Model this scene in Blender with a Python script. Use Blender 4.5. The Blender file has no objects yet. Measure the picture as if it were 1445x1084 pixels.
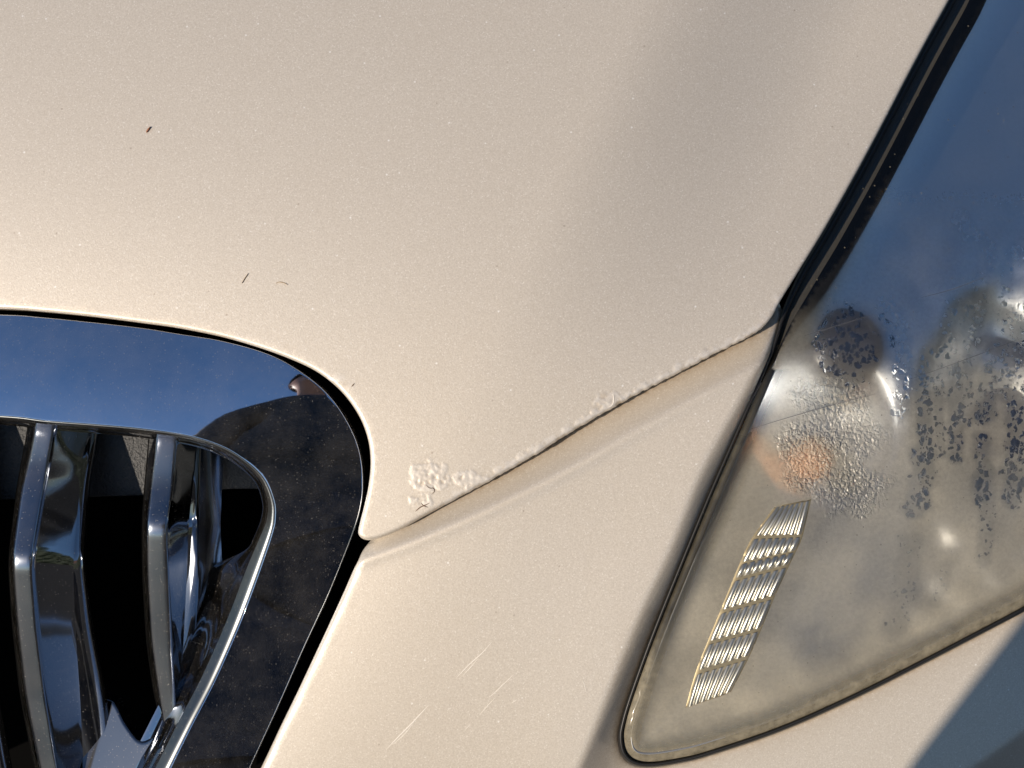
import bpy, bmesh, math, random
import numpy as np
from mathutils import Vector, Matrix, noise, geometry

random.seed(7)
rng = np.random.default_rng(7)
scene = bpy.context.scene
COL = scene.collection

# ---------------------------------------------------------------- camera
PITCH = math.radians(45)
DIST = 0.60                      # metres from the lens to the bonnet
WIDE = 0.50                      # metres across the frame at that distance
K = WIDE / 1445.0                # metres per photograph pixel at that distance
ORG = Vector((0.0, 0.0, 0.75))   # the bonnet corner's height above the road
AX = Vector((1, 0, 0))
AU = Vector((0, math.sin(PITCH), math.cos(PITCH)))
AW = Vector((0, -math.cos(PITCH), math.sin(PITCH)))
CAM_LOC = ORG + AW * DIST
cam_data = bpy.data.cameras.new('camera')
cam = bpy.data.objects.new('camera', cam_data)
COL.objects.link(cam)
cam.matrix_world = Matrix((
    (AX.x, AU.x, AW.x, CAM_LOC.x), (AX.y, AU.y, AW.y, CAM_LOC.y),
    (AX.z, AU.z, AW.z, CAM_LOC.z), (0, 0, 0, 1)))
cam_data.sensor_width = 36
cam_data.lens = 36 * DIST / WIDE
cam_data.clip_start = 0.01
cam_data.clip_end = 2000
scene.camera = cam

# ---------------------------------------------------------------- sun, sky, exposure
SUN_UVW = Vector((-0.62, -0.22, 0.75)).normalized()    # towards the sun: left, low, in front
SUN_DIR = (AX * SUN_UVW.x + AU * SUN_UVW.y + AW * SUN_UVW.z).normalized()
SUN_EL = math.asin(SUN_DIR.z)
SUN_AZ = math.atan2(SUN_DIR.x, SUN_DIR.y)
world = bpy.data.worlds.new('World')
scene.world = world
world.use_nodes = True
wn = world.node_tree.nodes
wl = world.node_tree.links
sky = wn.new('ShaderNodeTexSky')
sky.sky_type = 'NISHITA'
sky.sun_disc = False
sky.sun_elevation = SUN_EL
sky.sun_rotation = SUN_AZ
sky.air_density = 1.0
sky.dust_density = 0.1
sky.ozone_density = 3.8
wl.new(sky.outputs[0], wn['Background'].inputs[0])
wn['Background'].inputs[1].default_value = 0.098
sun_data = bpy.data.lights.new('sun', 'SUN')
sun_data.energy = 4.95
sun_data.angle = math.radians(0.55)
sun_data.color = (1.0, 0.86, 0.71)
sun = bpy.data.objects.new('sun', sun_data)
COL.objects.link(sun)
sun.rotation_euler = SUN_DIR.to_track_quat('Z', 'Y').to_euler()
sun.location = SUN_DIR * 8
scene.view_settings.view_transform = 'Standard'
scene.view_settings.look = 'None'
scene.view_settings.exposure = 0.0
scene.view_settings.gamma = 1.0

# ---------------------------------------------------------------- helpers
def P(px, py, w):
    """photograph position + height above the reference plane -> place on the car (metres, N x 3)"""
    px = np.asarray(px, float); py = np.asarray(py, float); w = np.asarray(w, float)
    f = (DIST - w) / DIST
    u = (px - 722.5) * K * f
    v = (542.0 - py) * K * f
    return uvw(u, v, w)

def uvw(u, v, w):
    u, v, w = np.broadcast_arrays(np.asarray(u, float), np.asarray(v, float), np.asarray(w, float))
    return (np.array(ORG)[None] + u.reshape(-1, 1) * np.array(AX) + v.reshape(-1, 1) * np.array(AU)
            + w.reshape(-1, 1) * np.array(AW))

def link(name, verts, faces, mat, parent=None, smooth=True):
    me = bpy.data.meshes.new(name)
    me.from_pydata([tuple(v) for v in verts], [], [tuple(int(i) for i in f) for f in faces])
    for m in (mat if isinstance(mat, (list, tuple)) else [mat]):
        me.materials.append(m)
    if smooth:
        me.polygons.foreach_set('use_smooth', [True] * len(me.polygons))
    me.update()
    o = bpy.data.objects.new(name, me)
    COL.objects.link(o)
    if parent:
        o.parent = parent
    return o

def tag(o, label=None, cat=None, group=None, kind=None):
    for key, val in (('label', label), ('category', cat), ('group', group), ('kind', kind)):
        if val:
            o[key] = val
    return o

def empty(name, loc=(0, 0, 0), parent=None):
    o = bpy.data.objects.new(name, None)
    o.location = loc
    o.empty_display_size = 0.1
    COL.objects.link(o)
    if parent:
        o.parent = parent
    return o

def spline(pts, step=5.0, closed=False):
    """Catmull-Rom through pts, resampled at an even step"""
    p = np.asarray(pts, float)
    n = len(p)
    out = []
    segs = n if closed else n - 1
    for i in range(segs):
        if closed:
            a, b, c, d = p[(i - 1) % n], p[i], p[(i + 1) % n], p[(i + 2) % n]
        else:
            a, b, c, d = p[max(i - 1, 0)], p[i], p[i + 1], p[min(i + 2, n - 1)]
        m = max(2, int(np.linalg.norm(c - b) / 1.5))
        t = np.linspace(0, 1, m, endpoint=False)[:, None]
        out.append(0.5 * ((2 * b) + (-a + c) * t + (2 * a - 5 * b + 4 * c - d) * t ** 2
                          + (-a + 3 * b - 3 * c + d) * t ** 3))
    if not closed:
        out.append(p[-1:])
    q = np.concatenate(out)
    if closed:
        q = np.concatenate([q, q[:1]])
    s = np.concatenate([[0], np.cumsum(np.linalg.norm(np.diff(q, axis=0), axis=1))])
    m = max(2, int(round(s[-1] / step)) + 1)
    t = np.linspace(0, s[-1], m)
    r = np.stack([np.interp(t, s, q[:, k]) for k in range(q.shape[1])], 1)
    return r[:-1] if closed else r

def dist_poly(q, poly, closed=True):
    """distance of each point q to the polyline, and the sign (+ on its left when y runs down = right-hand side)"""
    a = poly if closed else poly[:-1]
    b = np.roll(poly, -1, axis=0) if closed else poly[1:]
    best = np.full(len(q), 1e9); side = np.zeros(len(q))
    for s in range(0, len(q), 4000):
        qq = q[s:s + 4000]
        ab = (b - a)[None]; aq = qq[:, None] - a[None]
        t = np.clip((aq * ab).sum(2) / np.maximum((ab ** 2).sum(2), 1e-9), 0, 1)
        e = aq - t[..., None] * ab
        d = np.sqrt((e ** 2).sum(2))
        i = d.argmin(1); r = np.arange(len(qq))
        best[s:s + 4000] = d[r, i]
        cr = ab[0][i, 0] * aq[r, i, 1] - ab[0][i, 1] * aq[r, i, 0]
        side[s:s + 4000] = np.sign(cr)
    return best, side

def inside(q, poly):
    x, y = q[:, 0], q[:, 1]
    res = np.zeros(len(q), bool)
    n = len(poly)
    for i in range(n):
        x0, y0 = poly[i]; x1, y1 = poly[(i + 1) % n]
        c = (y0 > y) != (y1 > y)
        if c.any():
            xx = x0 + (y - y0) * (x1 - x0) / (y1 - y0 + 1e-12)
            res ^= c & (x < xx)
    return res

def sstep(a, b, x):
    t = np.clip((x - a) / (b - a), 0, 1)
    return t * t * (3 - 2 * t)

def vnoise(px, py, scale, seed=0.0, octv=3):
    return np.array([noise.fractal(Vector((x / scale, y / scale, seed)), 1.0, 2.0, octv) for x, y in zip(px, py)])

def panel(name, outline, wfun, mat, parent, spacing=9.0, edge=6.0, skirt=0.02, hot=(), attrs=None, holes=(), rings=(0.35, 0.8, 1.5, 2.6, 4.0, 6.0), flare=0.0):
    """a sheet-metal panel: filled outline in photograph units, curved by wfun, rolled edge, returned flange"""
    loops = [np.asarray(outline)] + [np.asarray(h) for h in holes]
    allb = np.concatenate(loops)
    def dmin(q):
        d = np.full(len(q), 1e9)
        for L in loops:
            d = np.minimum(d, dist_poly(q, L)[0])
        return d
    def isin(q):
        r = inside(q, loops[0])
        for L in loops[1:]:
            r &= ~inside(q, L)
        return r
    pts = [allb]
    for r in rings:
        for L in loops:
            t = np.roll(L, -1, 0) - np.roll(L, 1, 0)
            t /= np.maximum(np.linalg.norm(t, axis=1, keepdims=True), 1e-9)
            nrm = np.stack([t[:, 1], -t[:, 0]], 1)
            for sg in (1, -1):
                q = L + nrm * r * sg
                q = q[isin(q)]
                if len(q):
                    q = q[dmin(q) > 0.9 * r]
                    if len(q): pts.append(q)
    lo, hi = loops[0].min(0), loops[0].max(0)
    last = max(rings)
    fine_lo, fine_hi = np.array([-40, -40]), np.array([1485, 1124])
    def grid(a, b, s):
        gx = np.arange(a[0], b[0], s); gy = np.arange(a[1], b[1], s * 0.87)
        X, Y = np.meshgrid(gx, gy)
        X = X + (np.arange(len(gy)) % 2)[:, None] * s * 0.5
        return np.stack([X.ravel(), Y.ravel()], 1)
    taken = []
    g = []
    for (cx, cy, rad, s) in hot:
        q = grid((cx - rad, cy - rad), (cx + rad, cy + rad), s)
        q = q[np.hypot(q[:, 0] - cx, q[:, 1] - cy) < rad]
        for (ox, oy, orad) in taken:
            q = q[np.hypot(q[:, 0] - ox, q[:, 1] - oy) > orad]
        taken.append((cx, cy, rad))
        g.append(q)
    q = grid(np.maximum(lo, fine_lo), np.minimum(hi, fine_hi), spacing)
    for (cx, cy, rad) in taken:
        q = q[np.hypot(q[:, 0] - cx, q[:, 1] - cy) > rad + 2]
    g.append(q)
    q = grid(lo, hi, 30.0)
    inn = (q[:, 0] > fine_lo[0] - 8) & (q[:, 0] < fine_hi[0] + 8) & (q[:, 1] > fine_lo[1] - 8) & (q[:, 1] < fine_hi[1] + 8)
    g.append(q[~inn])
    g = np.concatenate(g)
    g = g[isin(g)]
    g = g[dmin(g) > last + 1.0]
    pts.append(g)
    pts = np.concatenate(pts)
    edges = []
    o = 0
    for L in loops:
        n = len(L)
        edges += [(o + i, o + (i + 1) % n) for i in range(n)]
        o += n
    res = geometry.delaunay_2d_cdt([Vector(p) for p in pts], edges, [], 0, 1e-4)
    V = np.array([tuple(v) for v in res[0]]); F = np.array([f for f in res[2] if len(f) == 3])
    cen = V[F].mean(1)
    F = F[isin(cen)]
    a = V[F[:, 1]] - V[F[:, 0]]; b = V[F[:, 2]] - V[F[:, 0]]
    flip = (a[:, 0] * b[:, 1] - a[:, 1] * b[:, 0]) > 0
    F[flip] = F[flip][:, ::-1]
    d = dmin(V)
    w = wfun(V[:, 0], V[:, 1])
    R = edge
    t = np.clip(1 - d / R, 0, 1)
    w = w - R * K * (1 - np.sqrt(np.maximum(1 - t ** 2, 0)))
    verts = P(V[:, 0], V[:, 1], w)
    faces = [tuple(f) for f in F]
    # returned flange round the rim
    cnt = {}
    for f in F:
        for i in range(3):
            e = (f[i], f[(i + 1) % 3]); cnt[e] = 1
    rim = [e for e in cnt if (e[1], e[0]) not in cnt]
    rv = sorted({i for e in rim for i in e})
    idx = {i: len(verts) + j for j, i in enumerate(rv)}
    low = verts[rv] - np.array(AW)[None] * skirt
    verts = np.concatenate([verts, low])
    for (i, j) in rim:
        faces.append((j, i, idx[i], idx[j]))
    ob = link(name, verts, faces, mat, parent)
    if attrs:
        for an, fn in attrs.items():
            val = fn(V[:, 0], V[:, 1])
            val = np.concatenate([val, val[rv]]).astype(np.float32)
            at = ob.data.attributes.new(an, 'FLOAT', 'POINT')
            at.data.foreach_set('value', val)
    return ob

def loft(name, rows, mat, parent, split=(), smooth=True, cols=None):
    """rows: list of equally long rows of (px,py,w); columns listed in split get a hard edge"""
    rows = [np.asarray(r, float) for r in rows]
    m = len(rows[0])
    verts = []; faces = []; mi = []
    cuts = [0] + sorted(split) + [m - 1]
    for c0, c1 in zip(cuts[:-1], cuts[1:]):
        base = len(verts); n = c1 - c0 + 1
        for r in rows:
            verts += list(P(r[c0:c1 + 1, 0], r[c0:c1 + 1, 1], r[c0:c1 + 1, 2]))
        for i in range(len(rows) - 1):
            for j in range(n - 1):
                a = base + i * n + j
                faces.append((a, a + n, a + n + 1, a + 1)); mi.append(2 if cols and len(cols) > 2 and c0 + j in cols[2:] else 1 if cols and cols[0] <= c0 + j < cols[1] else 0)
    o = link(name, verts, faces, mat, parent, smooth)
    if cols: o.data.polygons.foreach_set('material_index', mi)
    return o

def ribbon(name, pts, width, wfun, mat, parent, lift=0.00012, rise=0.0):
    """a fine scratch or fibre lying on a surface: low ridge of triangular section"""
    p = spline(pts, 3.0)
    t = np.gradient(p, axis=0); t /= np.maximum(np.linalg.norm(t, axis=1, keepdims=True), 1e-9)
    nr = np.stack([-t[:, 1], t[:, 0]], 1)
    n = len(p)
    s = np.sin(np.linspace(0.12, math.pi - 0.12, n))[:, None] ** 0.6 * width * 0.5
    rows = []
    for q, h in ((p - nr * s, 0), (p, rise + 0.00008), (p + nr * s, 0)):
        rows.append(P(q[:, 0], q[:, 1], wfun(q[:, 0], q[:, 1]) + lift + h))
    verts = np.concatenate(rows)
    faces = []
    for i in range(n - 1):
        for r in range(2):
            a = r * n + i
            faces.append((a, a + 1, a + n + 1, a + n))
    return link(name, verts, faces, mat, parent)

# ---------------------------------------------------------------- materials
def mat_new(name):
    m = bpy.data.materials.new(name)
    m.use_nodes = True
    nt = m.node_tree
    nt.nodes.clear()
    return m, nt, nt.nodes, nt.links

def N(nodes, typ, **kw):
    n = nodes.new(typ)
    for k, v in kw.items():
        if k in n.inputs:
            n.inputs[k].default_value = v
        else:
            setattr(n, k, v)
    return n

def principled(name, color, rough=0.5, metal=0.0, bump_scale=None, bump=0.1, bump_dist=0.0005, **kw):
    m, nt, nd, lk = mat_new(name)
    out = nd.new('ShaderNodeOutputMaterial')
    b = nd.new('ShaderNodeBsdfPrincipled')
    b.inputs['Base Color'].default_value = (*color, 1)
    b.inputs['Roughness'].default_value = rough
    b.inputs['Metallic'].default_value = metal
    for k, v in kw.items():
        b.inputs[k].default_value = v
    lk.new(b.outputs[0], out.inputs[0])
    if bump_scale:
        tc = nd.new('ShaderNodeTexCoord')
        nz = N(nd, 'ShaderNodeTexNoise', Scale=bump_scale, Detail=4.0)
        bp = N(nd, 'ShaderNodeBump', Strength=bump, Distance=bump_dist)
        lk.new(tc.outputs['Object'], nz.inputs['Vector'])
        lk.new(nz.outputs['Fac'], bp.inputs['Height'])
        lk.new(bp.outputs[0], b.inputs['Normal'])
    return m

def ramp(nd, lk, src, p0, p1, c0=(0, 0, 0, 1), c1=(1, 1, 1, 1)):
    r = nd.new('ShaderNodeValToRGB')
    r.color_ramp.elements[0].position = p0; r.color_ramp.elements[0].color = c0
    r.color_ramp.elements[1].position = p1; r.color_ramp.elements[1].color = c1
    lk.new(src, r.inputs[0])
    return r

def mixcol(nd, lk, fac, a, b):
    m = nd.new('ShaderNodeMix'); m.data_type = 'RGBA'
    for sock, val in ((m.inputs[0], fac), (m.inputs[6], a), (m.inputs[7], b)):
        if isinstance(val, (tuple, float, int)):
            sock.default_value = val
        else:
            lk.new(val, sock)
    return m.outputs[2]

def math_n(nd, lk, op, a, b=None, clamp=False):
    m = nd.new('ShaderNodeMath'); m.operation = op; m.use_clamp = clamp
    for i, val in enumerate((a, b)):
        if val is None: continue
        if isinstance(val, (float, int)):
            m.inputs[i].default_value = val
        else:
            lk.new(val, m.inputs[i])
    return m.outputs[0]

def make_paint():
    m, nt, nd, lk = mat_new('champagne_pearl_paint')
    out = nd.new('ShaderNodeOutputMaterial')
    b = nd.new('ShaderNodeBsdfPrincipled')
    tc = nd.new('ShaderNodeTexCoord')
    # flakes
    v = N(nd, 'ShaderNodeTexVoronoi', Scale=2100.0); lk.new(tc.outputs['Object'], v.inputs['Vector'])
    nz = N(nd, 'ShaderNodeTexNoise', Scale=1250.0, Detail=2.0, Roughness=0.6); lk.new(tc.outputs['Object'], nz.inputs['Vector'])
    big = N(nd, 'ShaderNodeTexNoise', Scale=14.0, Detail=4.0); lk.new(tc.outputs['Object'], big.inputs['Vector'])
    flake = math_n(nd, lk, 'ADD', math_n(nd, lk, 'MULTIPLY', v.outputs['Color'], 0.5), nz.outputs['Fac'])
    base = mixcol(nd, lk, ramp(nd, lk, nz.outputs['Fac'], 0.34, 0.66).outputs[0], (0.600, 0.545, 0.462, 1), (0.71, 0.655, 0.570, 1))
    base = mixcol(nd, lk, math_n(nd, lk, 'MULTIPLY', ramp(nd, lk, big.outputs['Fac'], 0.45, 0.75).outputs[0], 0.10), base, (0.62, 0.55, 0.46, 1))
    # dust: pale and dark specks, each on its own cells
    vd = N(nd, 'ShaderNodeTexVoronoi', Scale=165.0); lk.new(tc.outputs['Object'], vd.inputs['Vector'])
    sp = nd.new('ShaderNodeSeparateColor'); lk.new(vd.outputs['Color'], sp.inputs[0])
    near = ramp(nd, lk, vd.outputs['Distance'], 0.05, 0.11, (1, 1, 1, 1), (0, 0, 0, 1)).outputs[0]
    pale = math_n(nd, lk, 'MULTIPLY', near, math_n(nd, lk, 'GREATER_THAN', sp.outputs[0], 0.80))
    vk = N(nd, 'ShaderNodeTexVoronoi', Scale=120.0); lk.new(tc.outputs['Object'], vk.inputs['Vector'])
    sk = nd.new('ShaderNodeSeparateColor'); lk.new(vk.outputs['Color'], sk.inputs[0])
    neark = ramp(nd, lk, vk.outputs['Distance'], 0.035, 0.08, (1, 1, 1, 1), (0, 0, 0, 1)).outputs[0]
    dark = math_n(nd, lk, 'MULTIPLY', neark, math_n(nd, lk, 'GREATER_THAN', sk.outputs[1], 0.80))
    sv = nd.new('ShaderNodeSeparateColor'); lk.new(v.outputs['Color'], sv.inputs[0])
    base = mixcol(nd, lk, math_n(nd, lk, 'MULTIPLY', sv.outputs[2], 0.16), base, (0.42, 0.37, 0.31, 1))
    base = mixcol(nd, lk, math_n(nd, lk, 'MULTIPLY', math_n(nd, lk, 'GREATER_THAN', sv.outputs[1], 0.965), 0.36), base, (0.95, 0.92, 0.86, 1))
    base = mixcol(nd, lk, math_n(nd, lk, 'MULTIPLY', pale, 0.8), base, (0.90, 0.88, 0.84, 1))
    base = mixcol(nd, lk, math_n(nd, lk, 'MULTIPLY', dark, 0.5), base, (0.28, 0.21, 0.15, 1))
    # grime in chips and edges, plus painted seam gap and lip shadow
    at = N(nd, 'ShaderNodeAttribute', attribute_name='grime_shading')
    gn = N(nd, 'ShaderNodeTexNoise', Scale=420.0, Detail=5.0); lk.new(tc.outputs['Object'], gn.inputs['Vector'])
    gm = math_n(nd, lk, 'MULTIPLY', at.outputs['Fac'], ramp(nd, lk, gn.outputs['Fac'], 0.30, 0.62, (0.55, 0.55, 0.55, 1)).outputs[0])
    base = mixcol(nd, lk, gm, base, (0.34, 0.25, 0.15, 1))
    ac = N(nd, 'ShaderNodeAttribute', attribute_name='chip')
    base = mixcol(nd, lk, math_n(nd, lk, 'MULTIPLY', ac.outputs['Fac'], 0.4, True), base, (0.80, 0.77, 0.72, 1))
    lk.new(base, b.inputs['Base Color'])
    b.inputs['Metallic'].default_value = 0.32
    b.inputs['Roughness'].default_value = 0.46
    b.inputs['Coat Weight'].default_value = 0.55
    b.inputs['Coat Roughness'].default_value = 0.16
    bp = N(nd, 'ShaderNodeBump', Strength=0.22, Distance=0.0002)
    lk.new(flake, bp.inputs['Height'])
    lk.new(bp.outputs[0], b.inputs['Normal'])
    peel = N(nd, 'ShaderNodeTexNoise', Scale=300.0, Detail=2.0); lk.new(tc.outputs['Object'], peel.inputs['Vector'])
    bc = N(nd, 'ShaderNodeBump', Strength=0.05, Distance=0.0003); lk.new(peel.outputs['Fac'], bc.inputs['Height'])
    lk.new(bc.outputs[0], b.inputs['Coat Normal'])
    lk.new(b.outputs[0], out.inputs[0])
    return m

def make_chrome(name, rough=0.035, tint=(0.62, 0.63, 0.65), dust=0.5, wav=0.02, film=0.05):
    m, nt, nd, lk = mat_new(name)
    out = nd.new('ShaderNodeOutputMaterial')
    b = nd.new('ShaderNodeBsdfPrincipled')
    tc = nd.new('ShaderNodeTexCoord')
    b.inputs['Base Color'].default_value = (*tint, 1)
    b.inputs['Metallic'].default_value = 1.0
    b.inputs['Roughness'].default_value = rough
    wv = N(nd, 'ShaderNodeTexNoise', Scale=28.0, Detail=1.0); lk.new(tc.outputs['Object'], wv.inputs['Vector'])
    bp = N(nd, 'ShaderNodeBump', Strength=wav, Distance=0.004); lk.new(wv.outputs['Fac'], bp.inputs['Height'])
    lk.new(bp.outputs[0], b.inputs['Normal'])
    # settled dust
    d = nd.new('ShaderNodeBsdfDiffuse'); d.inputs['Color'].default_value = (0.62, 0.58, 0.52, 1)
    facs = []
    for sc, thr, r0, r1 in ((420.0, 0.84, 0.04, 0.12), (230.0, 0.93, 0.03, 0.09), (110.0, 0.95, 0.03, 0.055), (900.0, 0.75, 0.06, 0.24)):
        v = N(nd, 'ShaderNodeTexVoronoi', Scale=sc); lk.new(tc.outputs['Object'], v.inputs['Vector'])
        s = nd.new('ShaderNodeSeparateColor'); lk.new(v.outputs['Color'], s.inputs[0])
        near = ramp(nd, lk, v.outputs['Distance'], r0, r1, (1, 1, 1, 1), (0, 0, 0, 1)).outputs[0]
        facs.append(math_n(nd, lk, 'MULTIPLY', near, math_n(nd, lk, 'GREATER_THAN', s.outputs[0], thr)))
    f = facs[0]
    for g in facs[1:]:
        f = math_n(nd, lk, 'MAXIMUM', f, g)
    fn = N(nd, 'ShaderNodeTexNoise', Scale=45.0, Detail=6.0, Roughness=0.7); lk.new(tc.outputs['Object'], fn.inputs['Vector'])
    f = math_n(nd, lk, 'ADD', math_n(nd, lk, 'MULTIPLY', f, dust), math_n(nd, lk, 'MULTIPLY', ramp(nd, lk, fn.outputs['Fac'], 0.35, 0.75).outputs[0], film), True)
    mx = nd.new('ShaderNodeMixShader')
    lk.new(f, mx.inputs[0]); lk.new(b.outputs[0], mx.inputs[1]); lk.new(d.outputs[0], mx.inputs[2])
    lk.new(mx.outputs[0], out.inputs[0])
    return m

def make_lens():
    m, nt, nd, lk = mat_new('clear_polycarbonate')
    out = nd.new('ShaderNodeOutputMaterial')
    tr = nd.new('ShaderNodeBsdfTransparent'); tr.inputs[0].default_value = (0.93, 0.935, 0.92, 1)
    gl = nd.new('ShaderNodeBsdfGlossy'); gl.inputs['Roughness'].default_value = 0.07
    lwt = N(nd, 'ShaderNodeLayerWeight', Blend=0.5)
    fr_out = math_n(nd, lk, 'ADD', math_n(nd, lk, 'MULTIPLY', math_n(nd, lk, 'POWER', lwt.outputs['Facing'], 5.0), 0.95), 0.048)
    tc = nd.new('ShaderNodeTexCoord')
    nz = N(nd, 'ShaderNodeTexNoise', Scale=40.0, Detail=3.0); lk.new(tc.outputs['Object'], nz.inputs['Vector'])
    bp = N(nd, 'ShaderNodeBump', Strength=0.04, Distance=0.003); lk.new(nz.outputs['Fac'], bp.inputs['Height'])
    lk.new(bp.outputs[0], gl.inputs['Normal'])
    mx = nd.new('ShaderNodeMixShader')
    lk.new(fr_out, mx.inputs[0]); lk.new(tr.outputs[0], mx.inputs[1]); lk.new(gl.outputs[0], mx.inputs[2])
    # dried-on road film along the rim, plus a painted rim highlight
    at = N(nd, 'ShaderNodeAttribute', attribute_name='grime_shading')
    gn = N(nd, 'ShaderNodeTexNoise', Scale=160.0, Detail=6.0, Roughness=0.7); lk.new(tc.outputs['Object'], gn.inputs['Vector'])
    v = N(nd, 'ShaderNodeTexVoronoi', Scale=330.0); lk.new(tc.outputs['Object'], v.inputs['Vector'])
    s = nd.new('ShaderNodeSeparateColor'); lk.new(v.outputs['Color'], s.inputs[0])
    near = ramp(nd, lk, v.outputs['Distance'], 0.06, 0.16, (1, 1, 1, 1), (0, 0, 0, 1)).outputs[0]
    speck = math_n(nd, lk, 'MULTIPLY', math_n(nd, lk, 'MULTIPLY', near, math_n(nd, lk, 'GREATER_THAN', s.outputs[0], 0.86)), 0.5)
    g = math_n(nd, lk, 'MULTIPLY', at.outputs['Fac'], ramp(nd, lk, gn.outputs['Fac'], 0.25, 0.7, (0.35, 0.35, 0.35, 1)).outputs[0])
    g = math_n(nd, lk, 'MAXIMUM', g, speck)
    df = nd.new('ShaderNodeBsdfDiffuse'); df.inputs[0].default_value = (0.30, 0.27, 0.20, 1)
    m2 = nd.new('ShaderNodeMixShader')
    lk.new(g, m2.inputs[0]); lk.new(mx.outputs[0], m2.inputs[1]); lk.new(df.outputs[0], m2.inputs[2])
    lk.new(m2.outputs[0], out.inputs[0])
    return m

def make_condensation():
    m, nt, nd, lk = mat_new('condensation_film')
    out = nd.new('ShaderNodeOutputMaterial')
    tc = nd.new('ShaderNodeTexCoord')
    fog = N(nd, 'ShaderNodeAttribute', attribute_name='fog')
    drop = N(nd, 'ShaderNodeAttribute', attribute_name='drop')
    # uneven beads: warped cells
    wz = N(nd, 'ShaderNodeTexNoise', Scale=330.0, Detail=2.0); lk.new(tc.outputs['Object'], wz.inputs['Vector'])
    vm = nd.new('ShaderNodeVectorMath'); vm.operation = 'MULTIPLY_ADD'
    lk.new(wz.outputs['Color'], vm.inputs[0]); vm.inputs[1].default_value = (0.0042, 0.0042, 0.0042)
    st = nd.new('ShaderNodeMapping'); st.inputs['Scale'].default_value = (1.0, 0.8, 0.8); lk.new(tc.outputs['Object'], st.inputs[0])
    lk.new(st.outputs[0], vm.inputs[2])
    v = N(nd, 'ShaderNodeTexVoronoi', Scale=350.0); lk.new(vm.outputs[0], v.inputs['Vector'])
    s = nd.new('ShaderNodeSeparateColor'); lk.new(v.outputs['Color'], s.inputs[0])
    lim = math_n(nd, lk, 'MULTIPLY', drop.outputs['Fac'], math_n(nd, lk, 'ADD', math_n(nd, lk, 'MULTIPLY', s.outputs[0], 0.34), 0.42))
    dm = math_n(nd, lk, 'MULTIPLY', math_n(nd, lk, 'SUBTRACT', lim, v.outputs['Distance']), 6.0, True)
    # fine mist grain
    gz = N(nd, 'ShaderNodeTexNoise', Scale=520.0, Detail=3.0, Roughness=0.7); lk.new(tc.outputs['Object'], gz.inputs['Vector'])
    gr = ramp(nd, lk, gz.outputs['Fac'], 0.2, 0.7, (0.72, 0.72, 0.72, 1), (1, 1, 1, 1)).outputs[0]
    ff = math_n(nd, lk, 'MULTIPLY', math_n(nd, lk, 'MULTIPLY', fog.outputs['Fac'], gr), math_n(nd, lk, 'SUBTRACT', 1.0, math_n(nd, lk, 'MULTIPLY', dm, 0.92)), True)
    tr = nd.new('ShaderNodeBsdfTransparent'); tr.inputs[0].default_value = (0.96, 0.97, 0.98, 1)
    h = math_n(nd, lk, 'MULTIPLY', dm, math_n(nd, lk, 'SUBTRACT', 1.0, v.outputs['Distance']))
    bp = N(nd, 'ShaderNodeBump', Strength=0.8, Distance=0.0013); lk.new(h, bp.inputs['Height'])
    rf = nd.new('ShaderNodeBsdfRefraction'); rf.inputs['Roughness'].default_value = 0.75; rf.inputs['IOR'].default_value = 1.2
    rd = nd.new('ShaderNodeBsdfRefraction'); rd.inputs['Roughness'].default_value = 0.03; rd.inputs['IOR'].default_value = 1.33
    lk.new(bp.outputs[0], rd.inputs['Normal'])
    gl = nd.new('ShaderNodeBsdfGlossy'); gl.inputs['Roughness'].default_value = 0.12
    lk.new(bp.outputs[0], gl.inputs['Normal'])
    dif = nd.new('ShaderNodeBsdfDiffuse'); dif.inputs[0].default_value = (0.66, 0.60, 0.48, 1)
    rp = N(nd, 'ShaderNodeAttribute', attribute_name='ripple')
    v2 = N(nd, 'ShaderNodeTexVoronoi', Scale=520.0); lk.new(vm.outputs[0], v2.inputs['Vector'])
    b2 = N(nd, 'ShaderNodeBump', Distance=0.0024); lk.new(math_n(nd, lk, 'MULTIPLY', math_n(nd, lk, 'SUBTRACT', 1.0, v2.outputs['Distance']), rp.outputs['Fac']), b2.inputs['Height'])
    lk.new(math_n(nd, lk, 'MULTIPLY', rp.outputs['Fac'], 0.8, True), b2.inputs['Strength'])
    lk.new(b2.outputs[0], dif.inputs['Normal']); lk.new(b2.outputs[0], rf.inputs['Normal'])
    g2 = nd.new('ShaderNodeBsdfGlossy'); g2.inputs['Roughness'].default_value = 0.28; lk.new(b2.outputs[0], g2.inputs['Normal'])
    # misted part: blurred view through + milky scatter
    milk_light = N(nd, 'ShaderNodeAttribute', attribute_name='milk_light')
    mm = nd.new('ShaderNodeMixShader'); lk.new(milk_light.outputs['Fac'], mm.inputs[0])
    lk.new(rf.outputs[0], mm.inputs[1]); lk.new(dif.outputs[0], mm.inputs[2])
    mg = nd.new('ShaderNodeMixShader'); lk.new(math_n(nd, lk, 'MULTIPLY', rp.outputs['Fac'], 0.07), mg.inputs[0])
    lk.new(mm.outputs[0], mg.inputs[1]); lk.new(g2.outputs[0], mg.inputs[2])
    # bead: clear refraction + glint
    bd = nd.new('ShaderNodeMixShader'); bd.inputs[0].default_value = 0.06
    lk.new(rd.outputs[0], bd.inputs[1]); lk.new(gl.outputs[0], bd.inputs[2])
    c1 = nd.new('ShaderNodeMixShader'); lk.new(dm, c1.inputs[0]); lk.new(tr.outputs[0], c1.inputs[1]); lk.new(bd.outputs[0], c1.inputs[2])
    fin = nd.new('ShaderNodeMixShader'); lk.new(ff, fin.inputs[0]); lk.new(c1.outputs[0], fin.inputs[1]); lk.new(mg.outputs[0], fin.inputs[2])
    lk.new(fin.outputs[0], out.inputs[0])
    return m

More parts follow.
